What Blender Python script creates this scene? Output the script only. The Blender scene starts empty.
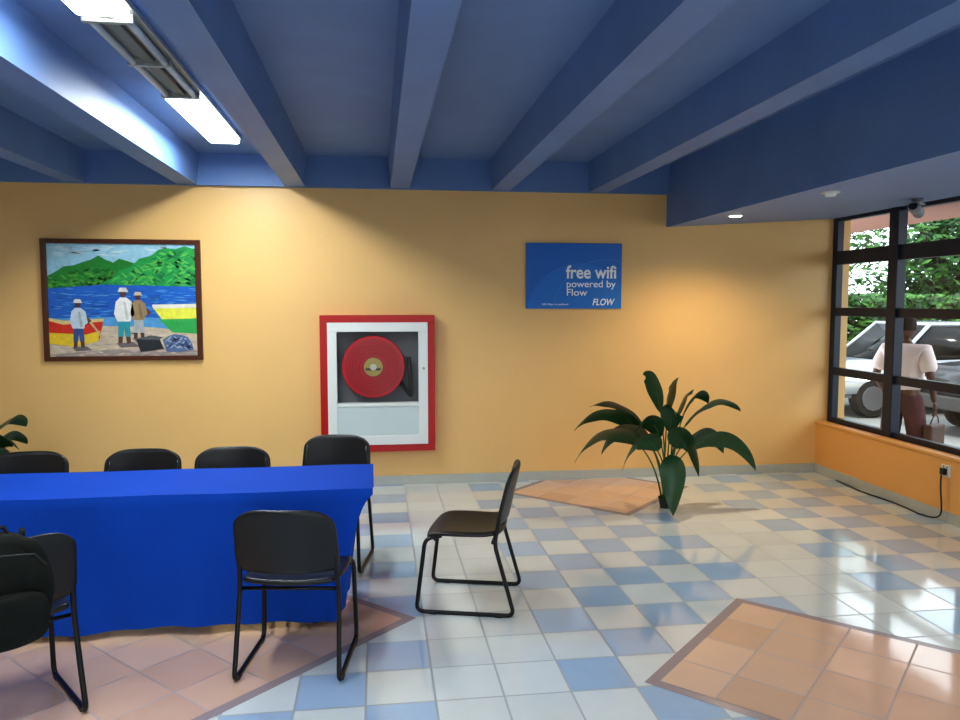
import bpy, bmesh, math, random
from mathutils import Vector, Matrix
random.seed(7)
SC=bpy.context.scene
COL=bpy.context.collection
# ---------------------------------------------------------------- materials
MATS={}
def mat(name,col,rough=.5,metal=0.,emit=None,es=0.,noise=0.,nscale=8.,bump=0.,spec=.5,coat=0.):
    if name in MATS: return MATS[name]
    m=bpy.data.materials.new(name);m.use_nodes=True
    nt=m.node_tree;b=nt.nodes['Principled BSDF']
    b.inputs['Base Color'].default_value=(*col,1)
    b.inputs['Roughness'].default_value=rough
    b.inputs['Metallic'].default_value=metal
    b.inputs['Specular IOR Level'].default_value=spec
    b.inputs['Coat Weight'].default_value=coat
    if emit: 
        b.inputs['Emission Color'].default_value=(*emit,1);b.inputs['Emission Strength'].default_value=es
    tc=nt.nodes.new('ShaderNodeTexCoord')
    n=nt.nodes.new('ShaderNodeTexNoise');n.inputs['Scale'].default_value=nscale;n.inputs['Detail'].default_value=4
    nt.links.new(tc.outputs['Object'],n.inputs['Vector'])
    if noise>0:
        mx=nt.nodes.new('ShaderNodeMix');mx.data_type='RGBA'
        mx.inputs['A'].default_value=(*[c*(1-noise) for c in col],1)
        mx.inputs['B'].default_value=(*[min(1,c*(1+noise)) for c in col],1)
        nt.links.new(n.outputs['Fac'],mx.inputs['Factor']);nt.links.new(mx.outputs['Result'],b.inputs['Base Color'])
    if bump>0:
        n2=nt.nodes.new('ShaderNodeTexNoise');n2.inputs['Scale'].default_value=nscale*12
        nt.links.new(tc.outputs['Object'],n2.inputs['Vector'])
        bp=nt.nodes.new('ShaderNodeBump');bp.inputs['Strength'].default_value=bump;bp.inputs['Distance'].default_value=.01
        nt.links.new(n2.outputs['Fac'],bp.inputs['Height']);nt.links.new(bp.outputs['Normal'],b.inputs['Normal'])
    MATS[name]=m;return m

class NB:
    def __init__(s,nt): s.nt=nt
    def m(s,op,a,b=None,c=None):
        n=s.nt.nodes.new('ShaderNodeMath');n.operation=op
        for i,v in enumerate((a,b,c)):
            if v is None: continue
            if isinstance(v,(int,float)): n.inputs[i].default_value=v
            else: s.nt.links.new(v,n.inputs[i])
        return n.outputs[0]
    def mix(s,f,a,b):
        n=s.nt.nodes.new('ShaderNodeMix');n.data_type='RGBA'
        for k,v in (('Factor',f),('A',a),('B',b)):
            if isinstance(v,tuple): n.inputs[k].default_value=(*v,1)
            elif isinstance(v,(int,float)): n.inputs[k].default_value=v
            else: s.nt.links.new(v,n.inputs[k])
        return n.outputs['Result']
def tile_mat(name,size,rot,ox,oy,colfn,rough=.075):
    m=bpy.data.materials.new(name);m.use_nodes=True;nt=m.node_tree;b=nt.nodes['Principled BSDF'];N=NB(nt)
    tc=nt.nodes.new('ShaderNodeTexCoord');sp=nt.nodes.new('ShaderNodeSeparateXYZ');nt.links.new(tc.outputs['Object'],sp.inputs[0])
    x,y=sp.outputs[0],sp.outputs[1]
    if rot:
        u=N.m('MULTIPLY',N.m('ADD',x,y),.70710678);v=N.m('MULTIPLY',N.m('SUBTRACT',x,y),.70710678)
    else: u,v=x,y
    u=N.m('DIVIDE',N.m('SUBTRACT',u,ox),size);v=N.m('DIVIDE',N.m('SUBTRACT',v,oy),size)
    i=N.m('FLOOR',u);j=N.m('FLOOR',v);fu=N.m('SUBTRACT',u,i);fv=N.m('SUBTRACT',v,j)
    d=N.m('MINIMUM',N.m('MINIMUM',fu,N.m('SUBTRACT',1.,fu)),N.m('MINIMUM',fv,N.m('SUBTRACT',1.,fv)))
    g=N.m('LESS_THAN',d,.016)
    wn=nt.nodes.new('ShaderNodeTexWhiteNoise');wn.noise_dimensions='2D'
    cb=nt.nodes.new('ShaderNodeCombineXYZ');nt.links.new(i,cb.inputs[0]);nt.links.new(j,cb.inputs[1]);nt.links.new(cb.outputs[0],wn.inputs['Vector'])
    col,grout=colfn(N,i,j,wn.outputs['Value'])
    ns=nt.nodes.new('ShaderNodeTexNoise');ns.inputs['Scale'].default_value=5;nt.links.new(tc.outputs['Object'],ns.inputs['Vector'])
    hs=nt.nodes.new('ShaderNodeHueSaturation')
    nt.links.new(col,hs.inputs['Color'])
    nt.links.new(N.m('ADD',.88,N.m('ADD',N.m('MULTIPLY',wn.outputs['Value'],.1),N.m('MULTIPLY',ns.outputs['Fac'],.1))),hs.inputs['Value'])
    nt.links.new(N.mix(g,hs.outputs['Color'],grout),b.inputs['Base Color'])
    nt.links.new(N.m('ADD',N.m('MULTIPLY',g,.5),N.m('ADD',rough-.03,N.m('MULTIPLY',ns.outputs['Fac'],.08))),b.inputs['Roughness'])
    bp=nt.nodes.new('ShaderNodeBump');bp.inputs['Strength'].default_value=.15;bp.inputs['Distance'].default_value=.003
    n3=nt.nodes.new('ShaderNodeTexNoise');n3.inputs['Scale'].default_value=9;nt.links.new(tc.outputs['Object'],n3.inputs['Vector'])
    nt.links.new(N.m('ADD',N.m('MULTIPLY',g,-1.),N.m('MULTIPLY',n3.outputs['Fac'],.5)),bp.inputs['Height'])
    nt.links.new(bp.outputs['Normal'],b.inputs['Normal'])
    b.inputs['Specular IOR Level'].default_value=.9;b.inputs['IOR'].default_value=1.6
    return m
# ---------------------------------------------------------------- helpers
def link(o,parent=None):
    COL.objects.link(o)
    if parent: o.parent=parent
    return o
def empty(name,loc=(0,0,0),rz=0.):
    e=bpy.data.objects.new(name,None);e.empty_display_size=.1;e.location=loc;e.rotation_euler=(0,0,rz);return link(e)
def mobj(name,vs,fs,m,parent=None,smooth=False):
    me=bpy.data.meshes.new(name);me.from_pydata([tuple(v) for v in vs],[],fs);me.update()
    if m:
        for q in (m if isinstance(m,list) else [m]): me.materials.append(q)
    if smooth:
        for p in me.polygons:p.use_smooth=True
    return link(bpy.data.objects.new(name,me),parent)
def bmo(name,bm,m,parent=None,smooth=False):
    me=bpy.data.meshes.new(name);bmesh.ops.recalc_face_normals(bm,faces=bm.faces);bm.to_mesh(me);bm.free()
    if m: me.materials.append(m)
    if smooth:
        for p in me.polygons:p.use_smooth=True
    return link(bpy.data.objects.new(name,me),parent)
def box(name,a,b,m,parent=None,bev=0.):
    bm=bmesh.new();bmesh.ops.create_cube(bm,size=1)
    for v in bm.verts:
        for k in range(3): v.co[k]=(a[k]+b[k])/2+v.co[k]*(b[k]-a[k])
    if bev>0: bmesh.ops.bevel(bm,geom=bm.edges[:],offset=bev,segments=2,affect='EDGES',profile=.5)
    return bmo(name,bm,m,parent)
def cyl(name,c,r,h,m,parent=None,axis=2,r2=None,seg=32,bev=0):
    bm=bmesh.new();bmesh.ops.create_cone(bm,cap_ends=True,segments=seg,radius1=r,radius2=r if r2 is None else r2,depth=h)
    if axis==1: bmesh.ops.rotate(bm,verts=bm.verts,matrix=Matrix.Rotation(math.pi/2,3,'X'))
    if axis==0: bmesh.ops.rotate(bm,verts=bm.verts,matrix=Matrix.Rotation(math.pi/2,3,'Y'))
    bmesh.ops.translate(bm,verts=bm.verts,vec=c)
    if bev: bmesh.ops.bevel(bm,geom=[e for e in bm.edges if len(e.link_faces)==2 and e.calc_face_angle(0)>.8],offset=bev,segments=2,affect='EDGES')
    o=bmo(name,bm,m,parent)
    for p in o.data.polygons:
        if len(p.vertices)==4:p.use_smooth=True
    return o
def fillet(pts,r,n=5):
    pts=[Vector(p) for p in pts];out=[pts[0]]
    for i in range(1,len(pts)-1):
        a,b,c=pts[i-1:i+2];d1=(a-b);d2=(c-b);rr=min(r,d1.length*.45,d2.length*.45)
        p=b+d1.normalized()*rr;q=b+d2.normalized()*rr
        for k in range(n+1):
            t=k/n;out.append(p*(1-t)**2+b*2*t*(1-t)+q*t*t)
    out.append(pts[-1]);return out
def sweep(name,pts,r,m,parent=None,seg=8,closed=False):
    pts=[Vector(p) for p in pts];vs=[];fs=[];n=len(pts);ref=None
    for i,p in enumerate(pts):
        t=(pts[min(i+1,n-1)]-pts[max(i-1,0)]).normalized()
        if ref is None:
            ref=t.orthogonal().normalized()
        ref=(ref-t*ref.dot(t)).normalized();bi=t.cross(ref)
        rr=r[i] if isinstance(r,(list,tuple)) else r
        for k in range(seg):
            a=2*math.pi*k/seg;vs.append(p+(ref*math.cos(a)+bi*math.sin(a))*rr)
    for i in range(n-1):
        for k in range(seg):
            k2=(k+1)%seg;fs.append((i*seg+k,i*seg+k2,(i+1)*seg+k2,(i+1)*seg+k))
    fs.append(tuple(range(seg))[::-1]);fs.append(tuple((n-1)*seg+k for k in range(seg)))
    return mobj(name,vs,fs,m,parent,True)
def grid(name,fn,nu,nv,m,parent=None,solid=0.,smooth=True,sub=0):
    vs=[fn(i/nu,j/nv) for j in range(nv+1) for i in range(nu+1)]
    fs=[(j*(nu+1)+i,j*(nu+1)+i+1,(j+1)*(nu+1)+i+1,(j+1)*(nu+1)+i) for j in range(nv) for i in range(nu)]
    o=mobj(name,vs,fs,m,parent,smooth)
    if solid: 
        s=o.modifiers.new('s','SOLIDIFY');s.thickness=solid;s.offset=0
    if sub:
        s=o.modifiers.new('b','SUBSURF');s.levels=sub;s.render_levels=sub
    return o
def bez(a,b,c,d,t): return a*(1-t)**3+b*3*t*(1-t)**2+c*3*t*t*(1-t)+d*t**3

# ---------------------------------------------------------------- palette
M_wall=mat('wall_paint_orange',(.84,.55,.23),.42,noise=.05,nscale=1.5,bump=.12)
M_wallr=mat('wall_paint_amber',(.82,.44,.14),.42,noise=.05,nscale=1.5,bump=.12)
M_ceil=mat('ceiling_paint_blue',(.16,.265,.49),.6,noise=.14,nscale=2.5,bump=.2)
M_beam=mat('beam_paint_blue',(.14,.25,.50),.5,noise=.14,nscale=2.5,bump=.2)
M_soff=mat('soffit_paint',(.25,.33,.55),.6,noise=.06)
M_base=mat('skirting_tile',(.50,.52,.48),.25,noise=.1)
M_blk=mat('black_plastic',(.010,.010,.011),.36,noise=.2,nscale=30,bump=.05)
M_tube=mat('black_tube',(.010,.010,.012),.3,metal=.3)
M_cloth=mat('blue_cloth',(.002,.07,.46),.75,noise=.12,nscale=3,bump=.15,spec=.2)
M_frame=mat('window_frame_navy',(.010,.018,.045),.35)
M_white=mat('white_paint',(.8,.82,.8),.35)
M_red=mat('red_paint',(.48,.012,.012),.35)
M_leaf=mat('leaf_green',(.020,.08,.022),.35,noise=.5,nscale=6)
M_leaf2=mat('leaf_midrib',(.07,.17,.04),.4)
M_pot=mat('pot_dark',(.02,.025,.02),.5)

def floor_col(N,i,j,w):
    par=N.m('ABSOLUTE',N.m('MODULO',N.m('ADD',i,j),2.))
    strip=N.m('LESS_THAN',N.m('SUBTRACT',i,N.m('MULTIPLY',N.m('FLOOR',N.m('DIVIDE',i,7.)),7.)),1.5)
    blue=N.m('MULTIPLY',N.m('LESS_THAN',par,.5),N.m('SUBTRACT',1.,strip))
    return N.mix(blue,(.69,.73,.73),(.43,.56,.73)),(.36,.38,.40)
M_floor=tile_mat('floor_tiles',.297,False,.23,3.13,floor_col)
def peach(N,i,j,w): return N.mix(w,(.70,.46,.33),(.76,.52,.39)),(.42,.32,.28)
# ---------------------------------------------------------------- room shell
D=7.06;XL=-5.2;YR=-3.2;XW=4.36;XO=4.5;ZC=3.0
box('floor',(XL-.2,YR-.2,-.12),(4.62,D+.2,0),M_floor)
def inlay(name,cx,cy,half,clipx=4.33,clipy=7.03):
    def poly(h,z):
        bm=bmesh.new()
        vs=[bm.verts.new(p) for p in ((cx-h,cy,z),(cx,cy-h,z),(cx+h,cy,z),(cx,cy+h,z))];bm.faces.new(vs)
        for co,no in (((clipx,0,0),(1,0,0)),((0,clipy,0),(0,1,0))):
            bmesh.ops.bisect_plane(bm,geom=bm.verts[:]+bm.edges[:]+bm.faces[:],plane_co=co,plane_no=no,clear_outer=True)
        return bm
    u=(cx-half+cy)*.70710678;v=(cx-half-cy)*.70710678
    pm=tile_mat(name+'_tiles',.3058,True,u,v,peach)
    F=bpy.data.objects['floor']
    bmo(name+'_border',poly(half,.0012),mat('inlay_border',(.36,.29,.30),.2),F)
    bmo(name+'_field',poly(half-.075,.0022),pm,F)
inlay('floor_inlay_a',2.035,3.165,.866)
inlay('floor_inlay_b',-1.11,4.0,1.30)
inlay('floor_inlay_c',1.97,6.61,.866)
box('wall_back',(XL-.2,D,0),(4.66,D+.2,3.3),M_wall)
box('wall_left',(XL-.2,YR,0),(XL,D,3.3),M_wall)
# rear wall has an entrance opening
WR=empty('wall_rear')
box('pier_a',(XL,YR-.2,0),(-1.4,YR,3.3),M_wall,WR);box('pier_b',(1.4,YR-.2,0),(4.6,YR,3.3),M_wall,WR)
box('lintel',(-1.4,YR-.2,2.2),(1.4,YR,3.3),M_wall,WR)
# right dado wall with sill
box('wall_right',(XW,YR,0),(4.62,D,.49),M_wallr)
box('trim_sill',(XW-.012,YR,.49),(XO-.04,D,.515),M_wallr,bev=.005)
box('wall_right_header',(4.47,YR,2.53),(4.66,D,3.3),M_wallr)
box('ceiling',(XL-.2,YR-.2,ZC),(4.66,D+.2,ZC+.2),M_ceil)
CB=empty('ceiling_beams')
for k in range(-4,6):
    x=.21+k*.925
    if x>2.7 or x<XL+.1: continue
    bm=bmesh.new()
    w0,w1=.085,.105
    vs=[(x-w0,YR,2.73),(x+w0,YR,2.73),(x+w1,YR,ZC),(x-w1,YR,ZC)]
    a=[bm.verts.new(p) for p in vs];b=[bm.verts.new((p[0],D-.06,p[2])) for p in vs]
    bm.faces.new(a);bm.faces.new(b)
    for q in range(4): bm.faces.new((a[q],a[(q+1)%4],b[(q+1)%4],b[q]))
    bmo('beam_%d'%(k+5),bm,M_beam,CB)
box('cross_beam',(XL,D-.06,2.725),(2.75,D,ZC),M_beam,CB)
# dropped bulkhead with slightly sloping soffit
bm=bmesh.new()
prof=[(2.75,2.42),(4.5,2.525),(4.5,ZC),(2.75,ZC)]
a=[bm.verts.new((p[0],YR,p[1])) for p in prof];b=[bm.verts.new((p[0],D,p[1])) for p in prof]
fa=[bm.faces.new(a),bm.faces.new(b)]+[bm.faces.new((a[q],a[(q+1)%4],b[(q+1)%4],b[q])) for q in range(4)]
o=bmo('ceiling_bulkhead',bm,M_beam);o.data.materials.append(M_soff)
for p in o.data.polygons:
    if abs(p.normal.z)>.9 and p.center.z<2.7:p.material_index=1
# skirting
for nm,a,b in (('baseboard_back',(XL,D-.012,0),(XW,D,.085)),('baseboard_right',(XW-.012,YR,0),(XW,D-.012,.085)),('baseboard_left',(XL,YR,0),(XL+.012,D,.085))):
    box(nm,a,b,M_base,bev=.002)
# ---------------------------------------------------------------- window band
gl=bpy.data.materials.new('window_glass');gl.use_nodes=True;nt=gl.node_tree
for n in list(nt.nodes):
    if n.type!='OUTPUT_MATERIAL': nt.nodes.remove(n)
tr=nt.nodes.new('ShaderNodeBsdfTransparent');gs=nt.nodes.new('ShaderNodeBsdfGlossy');gs.inputs['Roughness'].default_value=.02
mx=nt.nodes.new('ShaderNodeMixShader');mx.inputs[0].default_value=.05
tr.inputs['Color'].default_value=(.93,.96,.95,1)
nt.links.new(tr.outputs[0],mx.inputs[1]);nt.links.new(gs.outputs[0],mx.inputs[2])
nt.links.new(mx.outputs[0],[n for n in nt.nodes if n.type=='OUTPUT_MATERIAL'][0].inputs[0])
W=empty('window_1')
x0,x1=4.47,4.54
ys=[7.05]
Y=6.135
while Y>YR+.3: ys.append(Y);Y-=.95
box('jamb_far',(x0,6.98,.50),(x1,7.055,2.53),M_frame,W,.006)
for k,y in enumerate(ys[1:]): box('mullion_%d'%k,(x0-.02,y-.06,.50),(x1,y+.06,2.53),M_frame,W,.006)
ye=ys[-1]
for nm,za,zb in (('sill_rail',.50,.56),('transom_1',.985,1.06),('transom_2',1.57,1.65),('transom_3',2.07,2.20),('head_rail',2.49,2.53)):
    box(nm,(x0+.005,ye,za),(x1-.005,6.99,zb),M_frame,W,.004)
mobj('glass',[(4.505,ye,.55),(4.505,6.99,.55),(4.505,6.99,2.5),(4.505,ye,2.5)],[(0,1,2,3)],gl,W)
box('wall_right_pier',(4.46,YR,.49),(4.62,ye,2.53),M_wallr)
# ---------------------------------------------------------------- downlight / dome / camera
def sz(x): return 2.42+(x-2.75)/(1.75)*.105
for k,(x,y) in enumerate(((2.98,6.1),(3.6,3.2),(3.6,0.4))):
    e=empty('downlight' if k==0 else 'downlight.%03d'%k,(x,y,sz(x)))
    cyl('trim_ring',(0,0,-.006),.065,.012,M_white,e,bev=.003)
    cyl('lamp',(0,0,-.014),.045,.006,mat('lamp_glow',(1,1,1),.3,emit=(1,.86,.62),es=25),e)
    l=bpy.data.lights.new('spot','SPOT');l.energy=100 if k==0 else 50;l.color=(1,.80,.50);l.spot_size=math.radians(150);l.spot_blend=.8;l.shadow_soft_size=.05
    lo=link(bpy.data.objects.new('spot_lamp',l),e);lo.location=(0,0,-.03)
e=empty('smoke_detector',(2.98,4.75,sz(2.98)))
cyl('base',(0,0,-.006),.06,.012,M_white,e);cyl('cap',(0,0,-.022),.03,.022,M_white,e,r2=.045)
e=empty('security_camera',(4.18,5.5,sz(4.18)),math.radians(-50))
M_gry=mat('camera_grey',(.32,.34,.40),.35)
cyl('mount',(0,0,-.01),.045,.02,M_gry,e);sweep('arm',fillet([(0,0,-.01),(0,0,-.05),(.0,-.02,-.07)],.02),.012,M_gry,e)
cb=cyl('housing',(0,0,0),.042,.19,M_gry,e,axis=1,bev=.006);cb.location=(0,-.02,-.085);cb.rotation_euler=(math.radians(-12),0,0)
cb=cyl('lens',(0,-.10,0),.03,.01,mat('lens_black',(.01,.01,.015),.05),e,axis=1);cb.location=(0,-.02,-.085);cb.rotation_euler=(math.radians(-12),0,0)
box('sunshield',(-.05,-.14,-.045),(.05,.06,-.036),M_gry,e,.003)

# ---------------------------------------------------------------- fluorescent fixtures
M_lit=mat('fluorescent_diffuser',(1,1,1),.4,emit=(.93,1,1),es=9)
M_lamp=mat('lamp_off',(.50,.50,.46),.3);M_gear=mat('fixture_metal',(.42,.42,.38),.35,metal=.4)
def fixture(name,x,y0,segs,L=1.33):
    e=empty(name,(x,y0,ZC-.003))
    n=len(segs)
    box('tray',(-.125,0,-.03),(.125,n*L,0),M_gear,e,.004)
    for s,lit in enumerate(segs):
        a=s*L+.02;b=(s+1)*L-.02
        if lit:
            box('diffuser_%d'%s,(-.11,a,-.065),(.11,b,-.028),M_lit,e,.012)
            l=bpy.data.lights.new('tube','AREA');l.shape='RECTANGLE';l.size=.22;l.size_y=b-a;l.energy=lit;l.color=(.95,1,.97)
            lo=link(bpy.data.objects.new('tube_light_%d'%s,l),e);lo.location=(0,(a+b)/2,-.07)
        else:
            box('ballast_%d'%s,(-.03,a,-.055),(.03,b,-.028),mat('ballast_dark',(.14,.14,.13),.4),e,.004)
            for q in (-.08,.08):
                cyl('tube_%d'%s,(q,(a+b)/2,-.052),.017,b-a-.08,M_lamp,e,axis=1)
            for yy in (a+.02,b-.02,(a+b)/2): box('holder_%d'%s,(-.11,yy-.015,-.07),(.11,yy+.015,-.028),M_gear,e,.003)
fixture('fluorescent_fill',-1.165,2.27,(36,0,46))
fixture('fluorescent_fill',-1.165,-2.3,(10,0,10))  # unseen fixture behind the camera, added as fill for the interior
fixture('fluorescent_fill',1.6,-1.6,(12,12))  # out of view overhead, added to light the near part of the room
fixture('fluorescent_fill',-3.9,1.0,(8,8))  # unseen fixture in the left bay, added for extra room light

# ---------------------------------------------------------------- painting
P=empty('framed_painting',(0,D,0))
def pxw(px,py): # painting layout plane: metres on wall
    return (-2.868+(px-41)*.00822,2.247-(py-239)*.00870)
def flat(name,pts,col,lay,parent=None,f=pxw,rough=.5):
    q=[f(*p) for p in pts]
    return mobj(name,[(a,-.012-lay*.0006,b) for a,b in q],[tuple(range(len(q)))],mat('paint_'+name,col,rough,noise=.25,nscale=25),parent or P)
def strokes(name,n,rx,ry,w,h,cols,lay,slope=0.,inside=None):
    for ci,c in enumerate(cols):
        vs=[];fs=[]
        for _ in range(n):
            for _t in range(30):
                x=random.uniform(*rx);y=random.uniform(*ry)
                if inside is None or inside(x,y): break
            else: continue
            a=random.uniform(.4,1)*w;b=random.uniform(.5,1)*h;sl=slope*random.uniform(-1,1)
            k=len(vs)
            for dx,dy in ((-a,0),(-a*.3,-b),(a,-b*.2),(a*.4,b)):
                xx,zz=pxw(min(max(x+dx,46),199),min(max(y+dy+dx*sl,243.5),357));vs.append((xx,-.012-(lay+ci*.15)*.0006,zz))
            fs.append((k,k+1,k+2,k+3))
        mobj('%s_%d'%(name,ci),vs,fs,mat('stroke_%s_%d'%(name,ci),c,.5),P)
box('backing',(-2.86,-.012,1.20),(-1.56,-.002,2.24),mat('canvas',(.6,.6,.5)),P)
M_fr=mat('frame_wood',(.10,.03,.012),.35,noise=.3,nscale=20)
for nm,a,b in (('frame_top',(-2.83,-.035,2.21),(-1.595,0,2.25)),('frame_bottom',(-2.83,-.035,1.19),(-1.595,0,1.23)),('frame_left',(-2.875,-.035,1.19),(-2.83,0,2.25)),('frame_right',(-1.595,-.035,1.19),(-1.55,0,2.25))):
    box(nm,a,b,M_fr,P,.004)
flat('sky',[(45,243),(200,243),(200,290),(45,290)],(.38,.66,.80),1)
strokes('cloud',16,(50,165),(246,256),9,1.6,[(.62,.80,.84),(.5,.72,.85)],2,.1)
flat('hill_left',[(45,292),(45,276),(56,270),(62,266),(72,265),(80,262),(90,259),(97,255),(104,259),(112,262),(118,258),(125,260),(135,263),(145,270),(160,292)],(.02,.26,.04),3)
flat('hill_right',[(90,292),(98,284),(110,278),(118,270),(130,266),(138,258),(150,255),(158,249),(165,247),(176,248),(185,245),(192,247),(200,248),(200,292)],(.02,.36,.09),5)
def inl(x,y): return y>262+abs(x-97)*.22+4 and y<290
def inr(x,y): return y>248+max(0,165-x)*.52+3 and y<287
strokes('hill_left_tex',50,(46,150),(258,288),5,1.8,[(.05,.34,.05),(.012,.17,.03),(.10,.42,.06)],4,.8,inl)
strokes('hill_right_tex',55,(95,199),(248,287),6,2.0,[(.05,.46,.09),(.012,.24,.07),(.12,.55,.11)],6,.8,inr)
flat('sea',[(45,288),(100,284),(200,286),(200,326),(45,326)],(.015,.15,.58),7)
strokes('sea_tex',60,(47,198),(288,320),8,.7,[(.06,.30,.70),(.01,.09,.42),(.12,.38,.75)],8)
flat('surf',[(45,318),(120,316),(200,319),(200,330),(45,330)],(.12,.38,.68),9)
flat('beach',[(45,332),(90,325),(150,327),(200,332),(200,359),(45,359)],(.64,.54,.40),10)
flat('beach_shadow',[(45,354),(110,349),(160,352),(200,350),(200,359),(45,359)],(.38,.33,.30),11)
strokes('sand_tex',50,(47,198),(331,356),7,1.0,[(.74,.64,.52),(.48,.40,.35),(.60,.46,.46)],11.3,.2)
flat('boat_red',[(45,318),(60,322),(100,320),(96,338),(80,342),(45,340)],(.68,.04,.02),13)
flat('boat_yellow',[(45,332),(82,334),(97,330),(94,341),(70,346),(45,343)],(.85,.60,.04),14)
flat('boat_rim',[(45,317),(60,320),(101,318),(100,321),(60,324),(45,320)],(.75,.6,.25),14)
flat('boat_green',[(150,306),(200,306),(200,320),(162,322)],(.85,.85,.10),13)
flat('boat_keel',[(157,319),(200,318),(200,334),(170,332)],(.04,.42,.10),14)
flat('boat_white',[(150,304),(200,303),(200,307),(151,308)],(.85,.85,.7),14.5)
def pman(nm,x,y,s,shirt,legs,hat):
    f=lambda pts:[(x+a*s,y+b*s) for a,b in pts]
    flat(nm+'_shadow',f([(-8,0),(8,-1),(14,3),(-3,4)]),(.20,.17,.17),14.7)
    flat(nm+'_shins',f([(-5,-12),(-1,-12),(-2,0),(-6,0)]),(.12,.06,.04),14.9);flat(nm+'_shin2',f([(1,-12),(5,-12),(6,0),(2,0)]),(.12,.06,.04),14.9)
    flat(nm+'_legs',f([(-5,-22),(5,-22),(6,-6),(1,-6),(0,-14),(-1,-6),(-6,-6)]),legs,15)
    flat(nm+'_torso',f([(-7,-38),(-3,-42),(3,-42),(8,-38),(10,-26),(7,-24),(6,-20),(-6,-20),(-9,-27)]),shirt,16)
    flat(nm+'_fold',f([(0,-38),(2,-38),(5,-22),(2,-21)]),tuple(c*.7 for c in shirt),16.4)
    flat(nm+'_arm',f([(7,-36),(14,-28),(10,-24),(6,-30)]),(.16,.07,.04),15)
    flat(nm+'_head',f([(3*math.cos(a*.7),-46+4*math.sin(a*.7)) for a in range(9)]),(.12,.05,.03),17)
    flat(nm+'_hat',f([(-5,-47),(-3,-51),(3,-51),(5,-47)]),hat,18)
pman('man_a',75,347,.95,(.60,.70,.80),(.04,.10,.30),(.75,.75,.7))
pman('man_b',121,343,1.1,(.90,.90,.86),(.04,.36,.42),(.8,.78,.7))
pman('man_c',136,338,.92,(.38,.27,.15),(.45,.48,.5),(.65,.6,.45))
flat('net_poles',[(86,322),(88,321),(101,338),(99,339)],(.6,.5,.3),19)
flat('crate',[(133,339),(156,337),(161,349),(137,352)],(.03,.035,.04),19)
flat('crate_top',[(133,339),(148,335),(160,337),(156,340)],(.12,.13,.14),20)
flat('bundle',[(160,340),(166,336),(172,334),(180,335),(186,337),(190,343),(192,350),(178,352),(164,352)],(.12,.18,.34),19)
strokes('bundle_tex',14,(165,188),(338,349),4,1.5,[(.38,.45,.55),(.05,.08,.18)],19.5,1.)

# ---------------------------------------------------------------- wifi sign
S=empty('wifi_sign',(0,D,0))
M_sg=mat('sign_blue',(.008,.16,.58),.3)
box('panel',(1.382,-.018,1.642),(2.308,-.002,2.258),M_sg,S,.002)
def arc(nm,cx,cz,r0,r1,a0,a1,col,lay):
    vs=[];fs=[];n=32
    for k in range(n+1):
        a=a0+(a1-a0)*k/n
        for r in (r0,r1):
            vs.append((min(max(cx+r*math.cos(a),1.385),2.305),-.0185-lay*.0005,min(max(cz+r*math.sin(a),1.645),2.255)))
    for k in range(n): fs.append((2*k,2*k+1,2*k+3,2*k+2))
    mobj(nm,vs,fs,mat('sign_'+nm,col,.3),S)
arc('swoosh_a',1.9,1.55,.0,.52,0,math.pi,(.012,.20,.66),1)
arc('swoosh_b',2.15,1.6,.50,.505,math.pi*.35,math.pi,(.05,.28,.72),2)
M_txt=mat('sign_text_white',(.92,.95,.98),.4)
def text(nm,s,x,z,w,hgt,off=.0,shear=0.,right=False,m=None):
    cu=bpy.data.curves.new(nm,'FONT');cu.body=s;cu.size=1;cu.offset=off;cu.shear=shear;cu.extrude=.002
    o=link(bpy.data.objects.new(nm,cu),S);cu.materials.append(m or M_txt)
    bpy.context.view_layer.update()
    dx,dy=o.dimensions.x,o.dimensions.y
    o.rotation_euler=(math.pi/2,0,0);o.scale=(w/dx,hgt/dy,.5);o.location=(x,-.0215,z)
text('line_1','free wifi',1.765,1.93,.49,.125,off=.022)
text('line_2','powered by',1.765,1.845,.48,.085,off=.01)
text('line_3','Flow',1.765,1.765,.20,.065,off=.01)
text('logo','FLOW',2.02,1.675,.22,.065,off=.022,shear=.25)
text('small_print','100 Mbps broadband',1.53,1.675,.25,.024)

# ---------------------------------------------------------------- hose reel cabinet
H=empty('fire_hose_cabinet',(0,D,0))
yf=-.11
def ring(nm,x0_,x1_,z0_,z1_,t,ya,yb,m,bev=.004):
    box(nm+'_top',(x0_,ya,z1_-t),(x1_,yb,z1_),m,H,bev);box(nm+'_bottom',(x0_,ya,z0_),(x1_,yb,z0_+t),m,H,bev)
    box(nm+'_left',(x0_,ya,z0_+t),(x0_+t,yb,z1_-t),m,H,bev);box(nm+'_right',(x1_-t,ya,z0_+t),(x1_,yb,z1_-t),m,H,bev)
ring('red_frame',-.52,.515,.335,1.585,.065,yf,-.0,M_red)
ring('door_frame',-.455,.45,.40,1.52,.085,yf-.012,-.03,M_white)
box('back_plate',(-.46,-.02,.39),(.46,-.005,1.53),mat('cabinet_dark',(.12,.125,.135),.5),H)
box('mid_rail',(-.38,yf-.012,.755),(.37,-.03,.785),M_white,H,.003)
box('lower_panel',(-.375,yf-.004,.48),(.37,-.03,.755),mat('panel_grey',(.62,.70,.70),.4),H,.003)
cyl('reel_disc',(-.045,-.085,1.115),.285,.03,mat('reel_red',(.46,.008,.018),.3),H,axis=1,seg=56,bev=.006)
cyl('reel_rim',(-.045,-.102,1.115),.255,.008,mat('reel_red_b',(.34,.006,.013),.3),H,axis=1,seg=56)
cyl('hub',(-.045,-.108,1.115),.085,.012,mat('hub_brass',(.35,.28,.10),.35,metal=.4),H,axis=1)
cyl('hub_cap',(-.045,-.118,1.115),.03,.012,mat('hub_grey',(.5,.5,.45),.3),H,axis=1)
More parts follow.
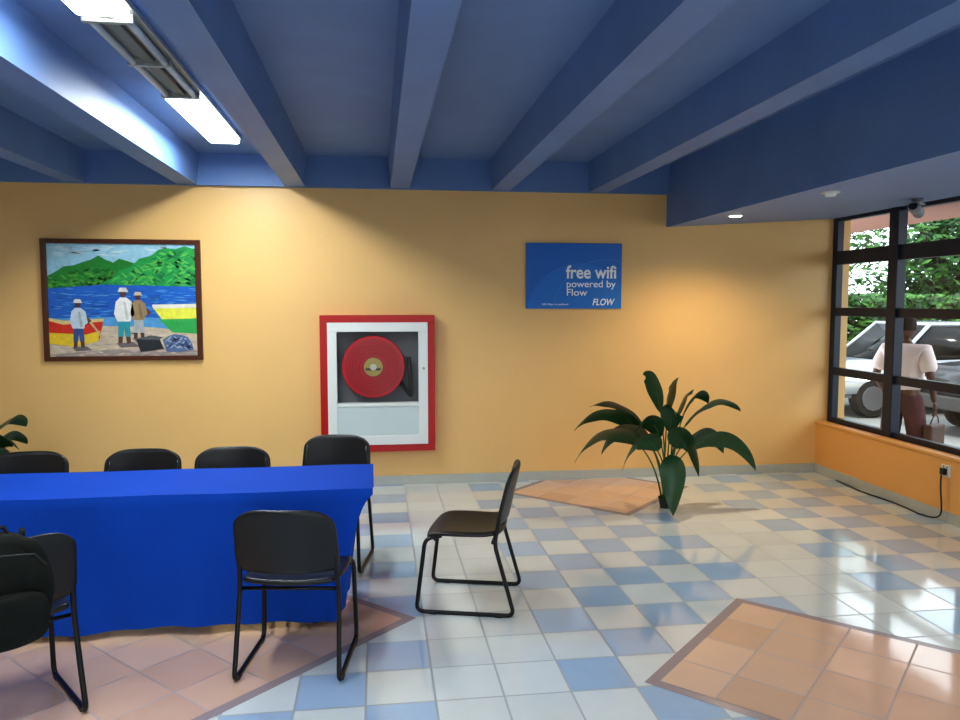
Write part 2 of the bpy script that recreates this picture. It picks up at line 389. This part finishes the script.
box('hub_label',(-.115,-.117,1.085),(.02,-.113,1.105),mat('label_dark',(.06,.05,.04),.4),H)
for k in range(4):
    r=.13+k*.03;sweep('reel_groove_%d'%k,[(-.045+r*math.cos(a*math.pi/20),-.107,1.115+r*math.sin(a*math.pi/20)) for a in range(41)],.002,M_red,H,seg=5)
sweep('hose',fillet([(.18,-.06,1.0),(.25,-.06,.9),(.30,-.06,.82),(.28,-.06,1.2)],.05),.016,mat('hose_black',(.02,.02,.02),.5),H)
cyl('handle',(.41,yf-.02,1.1),.012,.02,M_gear,H,axis=1)

# ---------------------------------------------------------------- table
T=empty('conference_table')
tx0,tx1,ty0,ty1,tz=-3.3,-.035,3.87,4.47,.75
box('table_top',(tx0+.01,ty0+.012,.715),(tx1-.012,ty1-.012,.743),mat('table_wood',(.2,.13,.08)),T)
for q,(x,y) in enumerate(((-.35,4.02),(-.35,4.34),(-3.1,4.02),(-3.1,4.34),(-1.7,4.34))): cyl('leg_%d'%q,(x,y,.357),.02,.715,M_tube,T)
def toptz(x,y): return tz+.002*math.sin(x*7)*math.cos(y*9)
grid('cloth_top',lambda u,v:(tx0+(tx1-tx0)*u,ty0+(ty1-ty0)*v,toptz(tx0+(tx1-tx0)*u,ty0+(ty1-ty0)*v)),60,12,M_cloth,T)
def tuck(v): return 0 if v<.06 else min(1,((v-.06)/.94))**.5
def frontf(u,v):
    x=tx0+(tx1-tx0)*u; drop=v**.9
    xb=x-(.175*max(0,(u-.9)/.1)**1.2)*tuck(v)
    fold=(.014*math.sin(x*9)+.01*math.sin(x*23+1))*drop
    y=ty0-.006+.07*drop+fold*drop
    if v<.03: y=ty0+.001;
    z=tz-.0+(.045-tz)*v+ (.008*math.sin(x*5))*drop
    if v==0: z=toptz(x,ty0)
    return (xb,y,z)
grid('cloth_front',frontf,120,24,M_cloth,T)
def sidef(u,v):
    y=ty0+(ty1-ty0)*u;drop=v
    x=tx1-.175*tuck(v)*(1-.15*u)+.012*math.sin(y*22)*drop*min(1,u*5)
    yy=y+(.064*v**.9*(1-u))
    return (x if v>0 else tx1,yy,tz+(.045-tz)*v if v>0 else toptz(tx1,y))
grid('cloth_side',sidef,24,24,M_cloth,T)
grid('cloth_back',lambda u,v:(tx0+(tx1-tx0)*u,ty1+.008*math.sin(u*60)*v,tz-.14*v),80,4,M_cloth,T)
# ---------------------------------------------------------------- chairs
def chair(loc,rz,name='stacking_chair',rear=-.255,front=.215):
    e=empty(name,(*loc,0),math.radians(rz))
    for s,nm in ((-1,'left'),(1,'right')):
        pts=[(s*.195,.12,.425),(s*.225,.205,.415),(s*.235,front,.011),(s*.235,rear,.011),(s*.225,-.175,.40),(s*.215,-.205,.56),(s*.20,-.245,.73)]
        sweep('sled_frame_'+nm,fillet(pts,.045,6),.0115,M_tube,e)
        for q,yy in enumerate((.16,-.2)): box('glide_%s_%d'%(nm,q),(s*.235-.013,yy-.02,0),(s*.235+.013,yy+.02,.012),M_blk,e,.003)
    sweep('cross_bar_front',[(-.225,.15,.412),(.225,.15,.412)],.009,M_tube,e)
    sweep('cross_bar_rear',[(-.222,-.165,.405),(.222,-.165,.405)],.009,M_tube,e)
    def seat(u,v):
        a=u*2-1;b=v*2-1
        k=.12
        x=a*.235*(1-k*b*b*abs(a)*.9)*(1.0+.03*b);y=b*.22*(1-k*a*a*abs(b)*.9)
        z=.445-.016*(1-a*a)*(1-(b*.6)**2)+ (-.03*max(0,(b-.55)/.45)**2)+(.012*max(0,(-b-.6)/.4))
        return (x,y+.0,z)
    grid('seat',seat,14,14,M_blk,e,solid=.026,sub=1)
    def back(u,v):
        a=u*2-1
        wz=v # 0 bottom 1 top
        wdt=.238-.012*wz-.03*max(0,(wz-.8)/.2)**2*1.2-.025*max(0,(.15-wz)/.15)**2
        x=a*wdt
        z=.50+.30*wz-.03*(abs(a)**5)*wz**3 - .012*(1-wz)*(1-a*a)
        y=-.185-.07*wz-.035*(1-a*a)+.0
        return (x,y,z)
    grid('backrest',back,16,10,M_blk,e,solid=.022,sub=1)
    return e
chair((-.385,3.615),-8)
chair((.50,4.23),75,rear=-.285,front=.255)
chair((-.325,4.95),170)
chair((-.905,4.60),180)
chair((-1.445,4.60),178)
chair((-2.09,4.60),181)
chair((-1.55,3.28),36)
# ---------------------------------------------------------------- backpack
B=empty('backpack',(-1.36,2.865,.03),math.radians(36))
M_bag=mat('bag_fabric',(.006,.008,.006),.75,noise=.4,nscale=14,bump=.4,spec=.25)
bm=bmesh.new();bmesh.ops.create_cube(bm,size=1);bmesh.ops.subdivide_edges(bm,edges=bm.edges[:],cuts=5,use_grid_fill=True)
for v in bm.verts:
    x,y,z=v.co*2
    r=1-.16*(x*x*z*z+x*x*y*y+y*y*z*z)
    nz=(math.sin(x*5+z*7)+math.sin(y*9+z*4))*.012
    v.co=Vector((x*.18*r*(1-.12*max(0,z)),y*.085*r*(1-.2*z)+nz,.64+z*.20*r+nz))
o=bmo('bag_body',bm,M_bag,B,True);s=o.modifiers.new('s','SUBSURF');s.levels=1;s.render_levels=1
bm=bmesh.new();bmesh.ops.create_cube(bm,size=1);bmesh.ops.subdivide_edges(bm,edges=bm.edges[:],cuts=4,use_grid_fill=True)
for v in bm.verts:
    x,y,z=v.co*2;r=1-.15*(x*x*z*z+x*x*y*y+y*y*z*z)
    v.co=Vector((x*.14*r,-.10+y*.04*r,.55+z*.10*r))
o=bmo('front_pocket',bm,M_bag,B,True);s=o.modifiers.new('s','SUBSURF');s.levels=1;s.render_levels=1
for s_ in(-1,1): sweep('strap_%d'%(s_+2),[(s_*.09,.05,.80),(s_*.10,.085,.82),(s_*.10,.10,.79),(s_*.10,.10,.68),(s_*.12,.085,.5)],.011,M_bag,B)
sweep('grab_loop',[(-.04,.0,.82),(-.03,.02,.86),(.03,.02,.86),(.04,.0,.82)],.008,M_bag,B)
sweep('zip',[(-.14,-.075,.72),(-.1,-.08,.77),(0,-.083,.785),(.1,-.08,.77),(.14,-.075,.72)],.003,mat('zip_dark',(.03,.03,.03),.4),B)

# ---------------------------------------------------------------- plants
def leaf(e,k,p0,tip,w,rise,blade0=.34,out=.5,rim=True,peak=.75):
    p0=Vector(p0);tip=Vector(tip);d=Vector((tip.x-p0.x,tip.y-p0.y,0))
    h=max(p0.z,tip.z)+rise
    c1=p0+d*.12+Vector((0,0,(h-p0.z)*.9));c2=p0+d*out*1.5+Vector((0,0,h-p0.z+rise*.3))
    hd=d.normalized() if d.length>1e-4 else Vector((0,-1,0))
    side=Vector((-hd.y,hd.x,0)).normalized()
    P_=[bez(p0,c1,c2,tip,t/24) for t in range(25)]
    sweep('stem_%d'%k,P_[:13],[.008-.0004*i for i in range(13)],M_leaf2,e,6)
    n=20;vs=[];fs=[];roll=random.uniform(.5,1.0)*(1 if side.y<0 else -1)
    for i in range(n+1):
        s=i/n;t=blade0+(1-blade0)*s
        c=bez(p0,c1,c2,tip,t);tg=(bez(p0,c1,c2,tip,min(1,t+.01))-bez(p0,c1,c2,tip,t-.01)).normalized()
        nm=side.cross(tg).normalized()
        if nm.z<0: nm=-nm
        sd=(side*math.cos(roll)+nm*math.sin(roll)*(1 if rim else 0)).normalized();n2=sd.cross(tg).normalized()
        ww=w*(math.sin(math.pi*min(1,s**peak)))**.8*(1 if s<1 else 0)+.001
        for q in (-1,-.55,0,.55,1):
            vs.append(c+sd*q*ww+n2*(.16*ww*abs(q)+.005*math.sin(s*14+q*2)*abs(q)))
    for i in range(n):
        for q in range(4): fs.append((i*5+q,i*5+q+1,i*5+q+6,i*5+q+5))
    mobj('leaf_%d'%k,vs,fs,M_leaf,e,True)
PX,PY=2.35,5.95
e=empty('potted_plant',(PX,PY,0))
def pot(e,r,h):
    vs=[];fs=[];pr=[(r*.72,0),(r*.98,h*.88),(r*1.08,h*.88),(r*1.08,h),(r*.95,h),(r*.93,h*.9)]
    n=28
    for (a,z) in pr:
        for k in range(n): vs.append((a*math.cos(2*math.pi*k/n),a*math.sin(2*math.pi*k/n),z))
    for i in range(len(pr)-1):
        for k in range(n): fs.append((i*n+k,i*n+(k+1)%n,(i+1)*n+(k+1)%n,(i+1)*n+k))
    fs.append(tuple(range(n))[::-1]);fs.append(tuple((len(pr)-1)*n+k for k in range(n)))
    mobj('pot',vs,fs,M_pot,e)
pot(e,.055,.09)
L=[((-.78,.0,.66),.085,.22),((-.80,-.1,.42),.11,.32),((-.52,.1,.44),.11,.30),((-.42,-.15,.36),.12,.32),
   ((-.17,.1,1.10),.085,.03),((.12,.15,1.03),.10,.04),((.38,.05,.86),.09,.16),((.62,-.05,.80),.08,.16),
   ((.74,-.1,.31),.085,.36),((.55,.1,.42),.09,.26),((.20,-.2,.30),.15,.40),((-.62,.1,.84),.07,.08),((-.3,-.1,.62),.10,.22),((.3,.2,.92),.09,.05),((.05,-.1,.72),.09,.18)]
for k,(t,w,r) in enumerate(L):
    leaf(e,k,(random.uniform(-.03,.03),random.uniform(-.03,.03),.07),t,w,r)
# long leaf drooping right down to the floor in front of the pot
leaf(e,30,(.02,-.02,.07),(-.05,-.30,.012),.10,.50,.50,.62,rim=False,peak=1.15)
e=empty('potted_plant',(-3.12,6.42,0))
pot(e,.14,.28)
for k in range(14):
    a=k*2*math.pi/14+.2;r=.24+.08*(k%3)
    leaf(e,k,(0,0,.26),(r*math.cos(a),r*math.sin(a),.42+.12*(k%3)),.11,.14)
# ---------------------------------------------------------------- socket + cable
e=empty('power_socket',(XW,5.28,.40))
box('plate',(-.012,-.045,-.045),(0,.045,.045),M_white,e,.003);box('plug',(-.045,-.022,-.03),(-.012,.022,.02),M_blk,e,.005)
for q in(-.02,.02): box('slot',(-.014,q-.004,.025),(-.012,q+.004,.035),M_blk,e)
sweep('power_cable',[bez(Vector((4.315,5.28,.37)),Vector((4.30,5.28,.1)),Vector((4.33,5.15,.0)),Vector((4.30,5.5,.006)),t/14) for t in range(15)]+[Vector((4.31+.015*math.sin(k),5.6+k*.13,.006)) for k in range(9)],.006,M_blk,None)

# ---------------------------------------------------------------- exterior
M_asph=mat('pavement',(.24,.25,.25),.8,noise=.1,nscale=3)
box('ground_outside',(4.66,-12,-.25),(40,45,-.15),M_asph)
box('ground_outside_rear',(-20,-18,-.25),(4.66,YR-.2,-.15),M_asph)
box('roof_canopy',(4.66,-3,2.62),(6.25,13,2.80),mat('canopy_pink',(.50,.26,.20),.7))
def car(name,loc,rz,L_,col,hgt,suv=False,metal=.2,coat=.6):
    e=empty(name,(*loc,-.15),math.radians(rz))
    M=mat('car_'+name+str(col[0]),col,.25,metal=metal,coat=coat);G=mat('car_glass',(.01,.014,.018),.12,spec=.25);R_=mat('tyre',(.015,.015,.015),.8)
    w=.86;h=hgt
    if suv: prof=[(-.5,.35),(-.5,.75),(-.47,.95),(-.20,1.02),(.46,1.03),(.5,.85),(.5,.35)];cab=[(-.22,1.0),(-.10,h),(.40,h),(.48,1.0)]
    else: prof=[(-.5,.32),(-.5,.62),(-.46,.75),(-.20,.90),(.40,.95),(.49,.85),(.5,.35)];cab=[(-.22,.88),(-.06,h),(.22,h),(.42,.93)]
    bm=bmesh.new()
    a=[bm.verts.new((x*L_,-w,z)) for x,z in prof];b=[bm.verts.new((x*L_,w,z)) for x,z in prof];n=len(prof)
    bm.faces.new(a);bm.faces.new(b[::-1])
    for q in range(n): bm.faces.new((a[q],b[q],b[(q+1)%n],a[(q+1)%n]))
    bmesh.ops.bevel(bm,geom=bm.edges[:],offset=.07,segments=3,affect='EDGES');bmo('body',bm,M,e,True)
    def cabm(nm,ins,dz,mm,sc=1):
        bm=bmesh.new();tw=w*.78
        a=[bm.verts.new((x*L_*sc,-(w-.06 if q in(0,3) else tw)-ins,z+dz*(1 if q in(1,2) else 0))) for q,(x,z) in enumerate(cab)]
        b=[bm.verts.new((v.co.x,-v.co.y,v.co.z)) for v in a]
        bm.faces.new(a);bm.faces.new(b[::-1])
        for q in range(4): bm.faces.new((a[q],a[(q+1)%4],b[(q+1)%4],b[q]))
        bmesh.ops.bevel(bm,geom=bm.edges[:],offset=.04,segments=2,affect='EDGES');bmo(nm,bm,mm,e,True)
    cabm('cabin_glass',0,0,G)
    box('roof',(cab[1][0]*L_-.02,-w*.79,h-.05),(cab[2][0]*L_+.02,w*.79,h+.02),M,e,.03)
    for s in(-1,1):
        for q,(i0,i1) in enumerate(((0,1),(3,2))):
            sweep('pillar_%d_%d'%(q,s),[(cab[i0][0]*L_,s*(w-.06),cab[i0][1]),(cab[i1][0]*L_,s*w*.78,h)],.035,M,e)
        sweep('pillar_b_%d'%s,[(.12*L_,s*(w-.05),.95),(.12*L_,s*w*.79,h)],.03,M,e)
        for q,x in enumerate((-.31,.31)):
            cyl('wheel_%d_%d'%(q,s),(x*L_,s*(w-.08),.32),.32,.2,R_,e,axis=1,bev=.03);cyl('hubcap_%d_%d'%(q,s),(x*L_,s*(w+.025),.32),.2,.02,mat('alloy',(.35,.35,.37),.35,metal=.8),e,axis=1,seg=12)
        box('headlight_%d'%s,(-.505*L_,s*.62-.14,.66),(-.475*L_,s*.62+.14,.78),mat('headlamp',(.8,.8,.8),.1),e,.02)
        box('taillight_%d'%s,(.475*L_,s*.66-.1,.68),(.505*L_,s*.66+.1,.84),mat('tail',(.4,.01,.01),.2),e,.02)
        box('mirror_%d'%s,(-.15*L_-.06,s*(w+.02)-.07,.95),(-.15*L_+.06,s*(w+.02)+.07,1.07),M,e,.02)
        box('door_seam_%d'%s,(-.005*L_,s*(w+.002)-.002,.42),(.000*L_,s*(w+.002)+.002,.9),R_,e)
    box('bumper',(-.515*L_,-.75,.36),(-.48*L_,.75,.55),mat('bumper_dark',(.05,.05,.05),.5),e,.02)
car('parked_car',(9.2,12.0),0,4.4,(.40,.44,.48),1.50)
car('parked_car',(10.1,9.5),4,4.5,(.012,.014,.02),1.62,True,metal=0,coat=.1)
car('parked_car',(15.2,10.6),10,4.3,(.7,.7,.7),1.45)
M_fol=[mat('foliage_a',(.025,.11,.018),.6,noise=.4,nscale=2),mat('foliage_b',(.065,.19,.03),.6,noise=.4,nscale=2),mat('foliage_c',(.01,.05,.012),.6)]
def tree(loc,h,r,n):
    e=empty('tree',(*loc,-.15))
    sweep('trunk',[(0,0,0),(.1,.05,h*.3),(0,.1,h*.6),(.1,0,h*.9)],[.16,.13,.1,.05],mat('bark',(.10,.07,.05),.9,noise=.3),e)
    for q in range(5):
        a=q*1.26;sweep('branch_%d'%q,[(0,.05,h*.4),(r*.4*math.cos(a),r*.4*math.sin(a),h*.58),(r*.8*math.cos(a),r*.8*math.sin(a),h*.7)],[.07,.05,.02],MATS['bark'],e,6)
    vs=[];fs=[];mi=[]
    blobs=[(Vector((random.uniform(-.65,.65)*r,random.uniform(-.65,.65)*r,h*random.uniform(.25,.95))),r*random.uniform(.35,.6)) for _ in range(14)]
    for _ in range(n):
        c,rr=random.choice(blobs)
        d=Vector([random.gauss(0,1) for _ in range(3)]).normalized()*rr*random.uniform(.6,1.05);p=c+d
        u=Vector([random.gauss(0,1) for _ in range(3)]).normalized();v=u.orthogonal().normalized();s=random.uniform(.07,.16)
        b=len(vs);vs+= [p-u*s,p+v*s*.45,p+u*s,p-v*s*.45];fs.append((b,b+1,b+2,b+3));mi.append(random.choice((0,0,1,1,2)))
    o=mobj('canopy',vs,fs,M_fol,e)
    for p,i in zip(o.data.polygons,mi):p.material_index=i
for k,(x,y,h,r) in enumerate(((10.5,18.8,5.2,2.4),(15,18.6,5.2,2.4),(21,16,5.0,2.5),(13,23.5,5.6,2.6),(19,22,5.6,2.8),(26,17,5.6,3),(20,8.5,5,2.4),(20,2.5,5.2,2.6),(20,-3,5,2.6))):
    tree((x,y),h,r,7500 if k<5 else 4500)
HG=empty('hedge',(0,0,-.15))
vs=[];fs=[];mi=[]
for _ in range(14000):
    t=random.random();p=Vector((8+10*t,14.9+random.uniform(-.4,.4),random.uniform(.0,2.0)))
    u=Vector([random.gauss(0,1) for _ in range(3)]).normalized();v=u.orthogonal().normalized();s=random.uniform(.07,.15)
    b=len(vs);vs+= [p-u*s,p+v*s*.5,p+u*s,p-v*s*.5];fs.append((b,b+1,b+2,b+3));mi.append(random.choice((0,1,2)))
o=mobj('hedge_leaves',vs,fs,M_fol,HG)
for p,i in zip(o.data.polygons,mi):p.material_index=i

# ---------------------------------------------------------------- pedestrian
def skinned(name,verts,edges,m,parent,root=0,sub=2):
    me=bpy.data.meshes.new(name);me.from_pydata([v[0] for v in verts],edges,[]);me.materials.append(m)
    o=link(bpy.data.objects.new(name,me),parent)
    bpy.context.view_layer.objects.active=o
    for q in bpy.context.selected_objects:q.select_set(False)
    o.select_set(True)
    bpy.ops.object.modifier_add(type='SKIN')
    sv=me.skin_vertices[0].data
    for i,v in enumerate(verts):
        r=v[1];sv[i].radius=r if isinstance(r,tuple) else (r,r);sv[i].use_root=(i==root)
    o.modifiers[-1].use_smooth_shade=True
    s=o.modifiers.new('sub','SUBSURF');s.levels=sub;s.render_levels=sub
    return o
PE=empty('pedestrian',(5.28,7.02,-.15),math.radians(118))
Mskin=mat('skin_dark',(.10,.045,.028),.5);Mhair=mat('hair_black',(.008,.007,.007),.8)
Mshirt=mat('shirt_pale_pink',(.80,.71,.70),.8,noise=.1);Mtrs=mat('trousers_maroon',(.085,.025,.032),.8,noise=.15)
hip=.90
body=[((0,0,hip),.13),((0,0,1.05),.125),((0,.0,1.22),.14),((0,.01,1.36),.12),((0,.0,1.44),.055),((0,-.015,1.50),.05),
 ((-.17,0,1.37),.055),((-.27,.05,1.12),.042),((-.24,-.09,.92),.03),((-.235,-.13,.85),.022),
 ((.17,0,1.37),.055),((.27,.05,1.12),.042),((.25,-.10,.94),.03),((.24,-.14,.87),.022),
 ((-.09,0,.84),.095),((-.10,-.10,.48),.06),((-.10,-.08,.09),.038),((-.10,-.22,.04),.035),
 ((.09,0,.84),.095),((.10,.06,.48),.06),((.10,.22,.13),.038),((.10,.12,.04),.035)]
be=[(0,1),(1,2),(2,3),(3,4),(4,5),(3,6),(6,7),(7,8),(8,9),(3,10),(10,11),(11,12),(12,13),(0,14),(14,15),(15,16),(16,17),(0,18),(18,19),(19,20),(20,21)]
skinned('body',body,be,Mskin,PE)
shirt=[((0,0,.94),(.20,.17)),((0,0,1.08),(.19,.16)),((0,0,1.25),(.20,.15)),((0,.01,1.37),(.15,.115)),((0,0,1.43),(.08,.08)),
 ((-.18,0,1.37),.09),((-.262,.045,1.15),.085),((.18,0,1.37),.09),((.262,.045,1.15),.085)]
skinned('shirt',shirt,[(0,1),(1,2),(2,3),(3,4),(3,5),(5,6),(3,7),(7,8)],Mshirt,PE)
trs=[((0,0,1.0),(.15,.125)),((0,0,.90),(.175,.15)),((-.09,-.01,.80),.12),((-.10,-.10,.48),.095),((-.10,-.08,.12),.08),((.09,.01,.80),.12),((.10,.06,.48),.095),((.10,.21,.16),.08)]
skinned('trousers',trs,[(0,1),(1,2),(2,3),(3,4),(1,5),(5,6),(6,7)],Mtrs,PE)
Mshoe=mat('shoe_black',(.012,.012,.012),.4)
for q,(a,b) in enumerate((((-.10,-.06,.05),(-.10,-.26,.035)),((.10,.22,.09),(.10,.06,.03)))):
    skinned('shoe_%d'%q,[(a,.05),(tuple((a[i]+b[i])/2 for i in range(3)),.048),(b,.035)],[(0,1),(1,2)],Mshoe,PE)
# head
bm=bmesh.new();bmesh.ops.create_uvsphere(bm,u_segments=24,v_segments=18,radius=1)
for v in bm.verts:
    x,y,z=v.co
    jaw=1-.28*max(0,-z)**1.3
    v.co=Vector((x*.077*jaw,y*.098*(1-.08*max(0,-z)),z*.118))
    if y<-.85 and -.25<z<.12 and abs(x)<.16: v.co.y-=.018*(1-abs(z+.06)*3)
    v.co+=Vector((0,-.03,1.60))
bmo('head',bm,Mskin,PE,True)
bm=bmesh.new();bmesh.ops.create_uvsphere(bm,u_segments=20,v_segments=14,radius=1)
bmesh.ops.delete(bm,geom=[v for v in bm.verts if v.co.z<(.30 if v.co.y<-.1 else -.35)],context='VERTS')
for v in bm.verts: v.co=Vector((v.co.x*.088,v.co.y*.11+-.022,v.co.z*.13+1.60))
bmo('hair',bm,Mhair,PE,True)
for s in(-1,1):
    cyl('eye_%d'%s,(s*.03,-.122,1.605),.011,.008,mat('eye_white',(.8,.8,.8),.2),PE,axis=1,seg=12);cyl('pupil_%d'%s,(s*.03,-.127,1.605),.005,.004,Mhair,PE,axis=1,seg=10)
    skinned('ear_%d'%s,[((s*.078,-.015,1.585),(.008,.014)),((s*.084,-.01,1.61),(.007,.018)),((s*.08,-.01,1.63),(.006,.01))],[(0,1),(1,2)],Mskin,PE,sub=1)
box('mouth',(-.025,-.123,1.542),(.025,-.115,1.550),mat('lips',(.18,.05,.05),.5),PE,.003)
for nm,w_,s in (('l',Vector((-.235,-.13,.85)),-1),('r',Vector((.24,-.14,.87)),1)):
    skinned('palm_'+nm,[(tuple(w_),(.02,.016)),(tuple(w_+Vector((0,-.02,-.04))),(.02,.036)),(tuple(w_+Vector((0,-.03,-.085))),(.015,.036))],[(0,1),(1,2)],Mskin,PE,sub=1)
    for f in range(4):
        b=w_+Vector((0,-.058+f*.019,-.085));ln=(.068,.08,.076,.06)[f]
        skinned('finger_%s_%d'%(nm,f),[(tuple(b),.009),(tuple(b+Vector((-s*.004,-.004,-ln*.45))),.0085),(tuple(b+Vector((-s*.018,-.004,-ln*.85))),.007)],[(0,1),(1,2)],Mskin,PE,sub=1)
    b=w_+Vector((-s*.005,-.045,-.03));skinned('thumb_'+nm,[(tuple(b),.011),(tuple(b+Vector((-s*.01,-.025,-.025))),.010),(tuple(b+Vector((-s*.014,-.035,-.055))),.008)],[(0,1),(1,2)],Mskin,PE,sub=1)
# hand bag
Mhb=mat('handbag_brown',(.07,.03,.02),.5)
box('handbag',(-.29,-.28,.42),(-.20,.02,.64),Mhb,PE,.025)
sweep('handbag_strap',[(-.24,-.24,.62),(-.24,-.21,.70),(-.24,-.155,.735),(-.24,-.10,.70),(-.24,-.04,.62)],.006,Mhb,PE)

# ---------------------------------------------------------------- lights
w=bpy.data.worlds.new('sky');SC.world=w;w.use_nodes=True
bg=w.node_tree.nodes['Background'];sk=w.node_tree.nodes.new('ShaderNodeTexSky');sk.sky_type='HOSEK_WILKIE';sk.turbidity=5;sk.sun_direction=Vector((-.1,-.5,.8)).normalized()
mxw=w.node_tree.nodes.new('ShaderNodeMix');mxw.data_type='RGBA';mxw.inputs['Factor'].default_value=.6;mxw.inputs['B'].default_value=(.88,.95,1,1)
w.node_tree.links.new(sk.outputs[0],mxw.inputs['A']);w.node_tree.links.new(mxw.outputs['Result'],bg.inputs['Color']);bg.inputs['Strength'].default_value=5.0
sl=bpy.data.lights.new('sun','SUN');sl.energy=2.5;sl.angle=.03;sl.color=(1,.95,.85);so=link(bpy.data.objects.new('sun',sl))
so.rotation_euler=Vector((-.12,-.55,.85)).to_track_quat('Z','Y').to_euler()
# ---------------------------------------------------------------- camera
f=760.;yaw=math.atan(102/f);pit=math.atan(58/f*math.cos(yaw))
F=Vector((math.sin(yaw)*math.cos(pit),math.cos(yaw)*math.cos(pit),-math.sin(pit)));R=Vector((math.cos(yaw),-math.sin(yaw),0));U=R.cross(F)
cd=bpy.data.cameras.new('camera');cd.sensor_width=36;cd.lens=f/960*36;cd.clip_start=.05
co=link(bpy.data.objects.new('camera',cd));mm=Matrix((R,U,-F)).transposed().to_4x4();mm.translation=(0,0,1.7);co.matrix_world=mm
SC.camera=co
SC.view_settings.view_transform='Standard';SC.view_settings.look='None';SC.view_settings.exposure=.15;SC.view_settings.gamma=.84
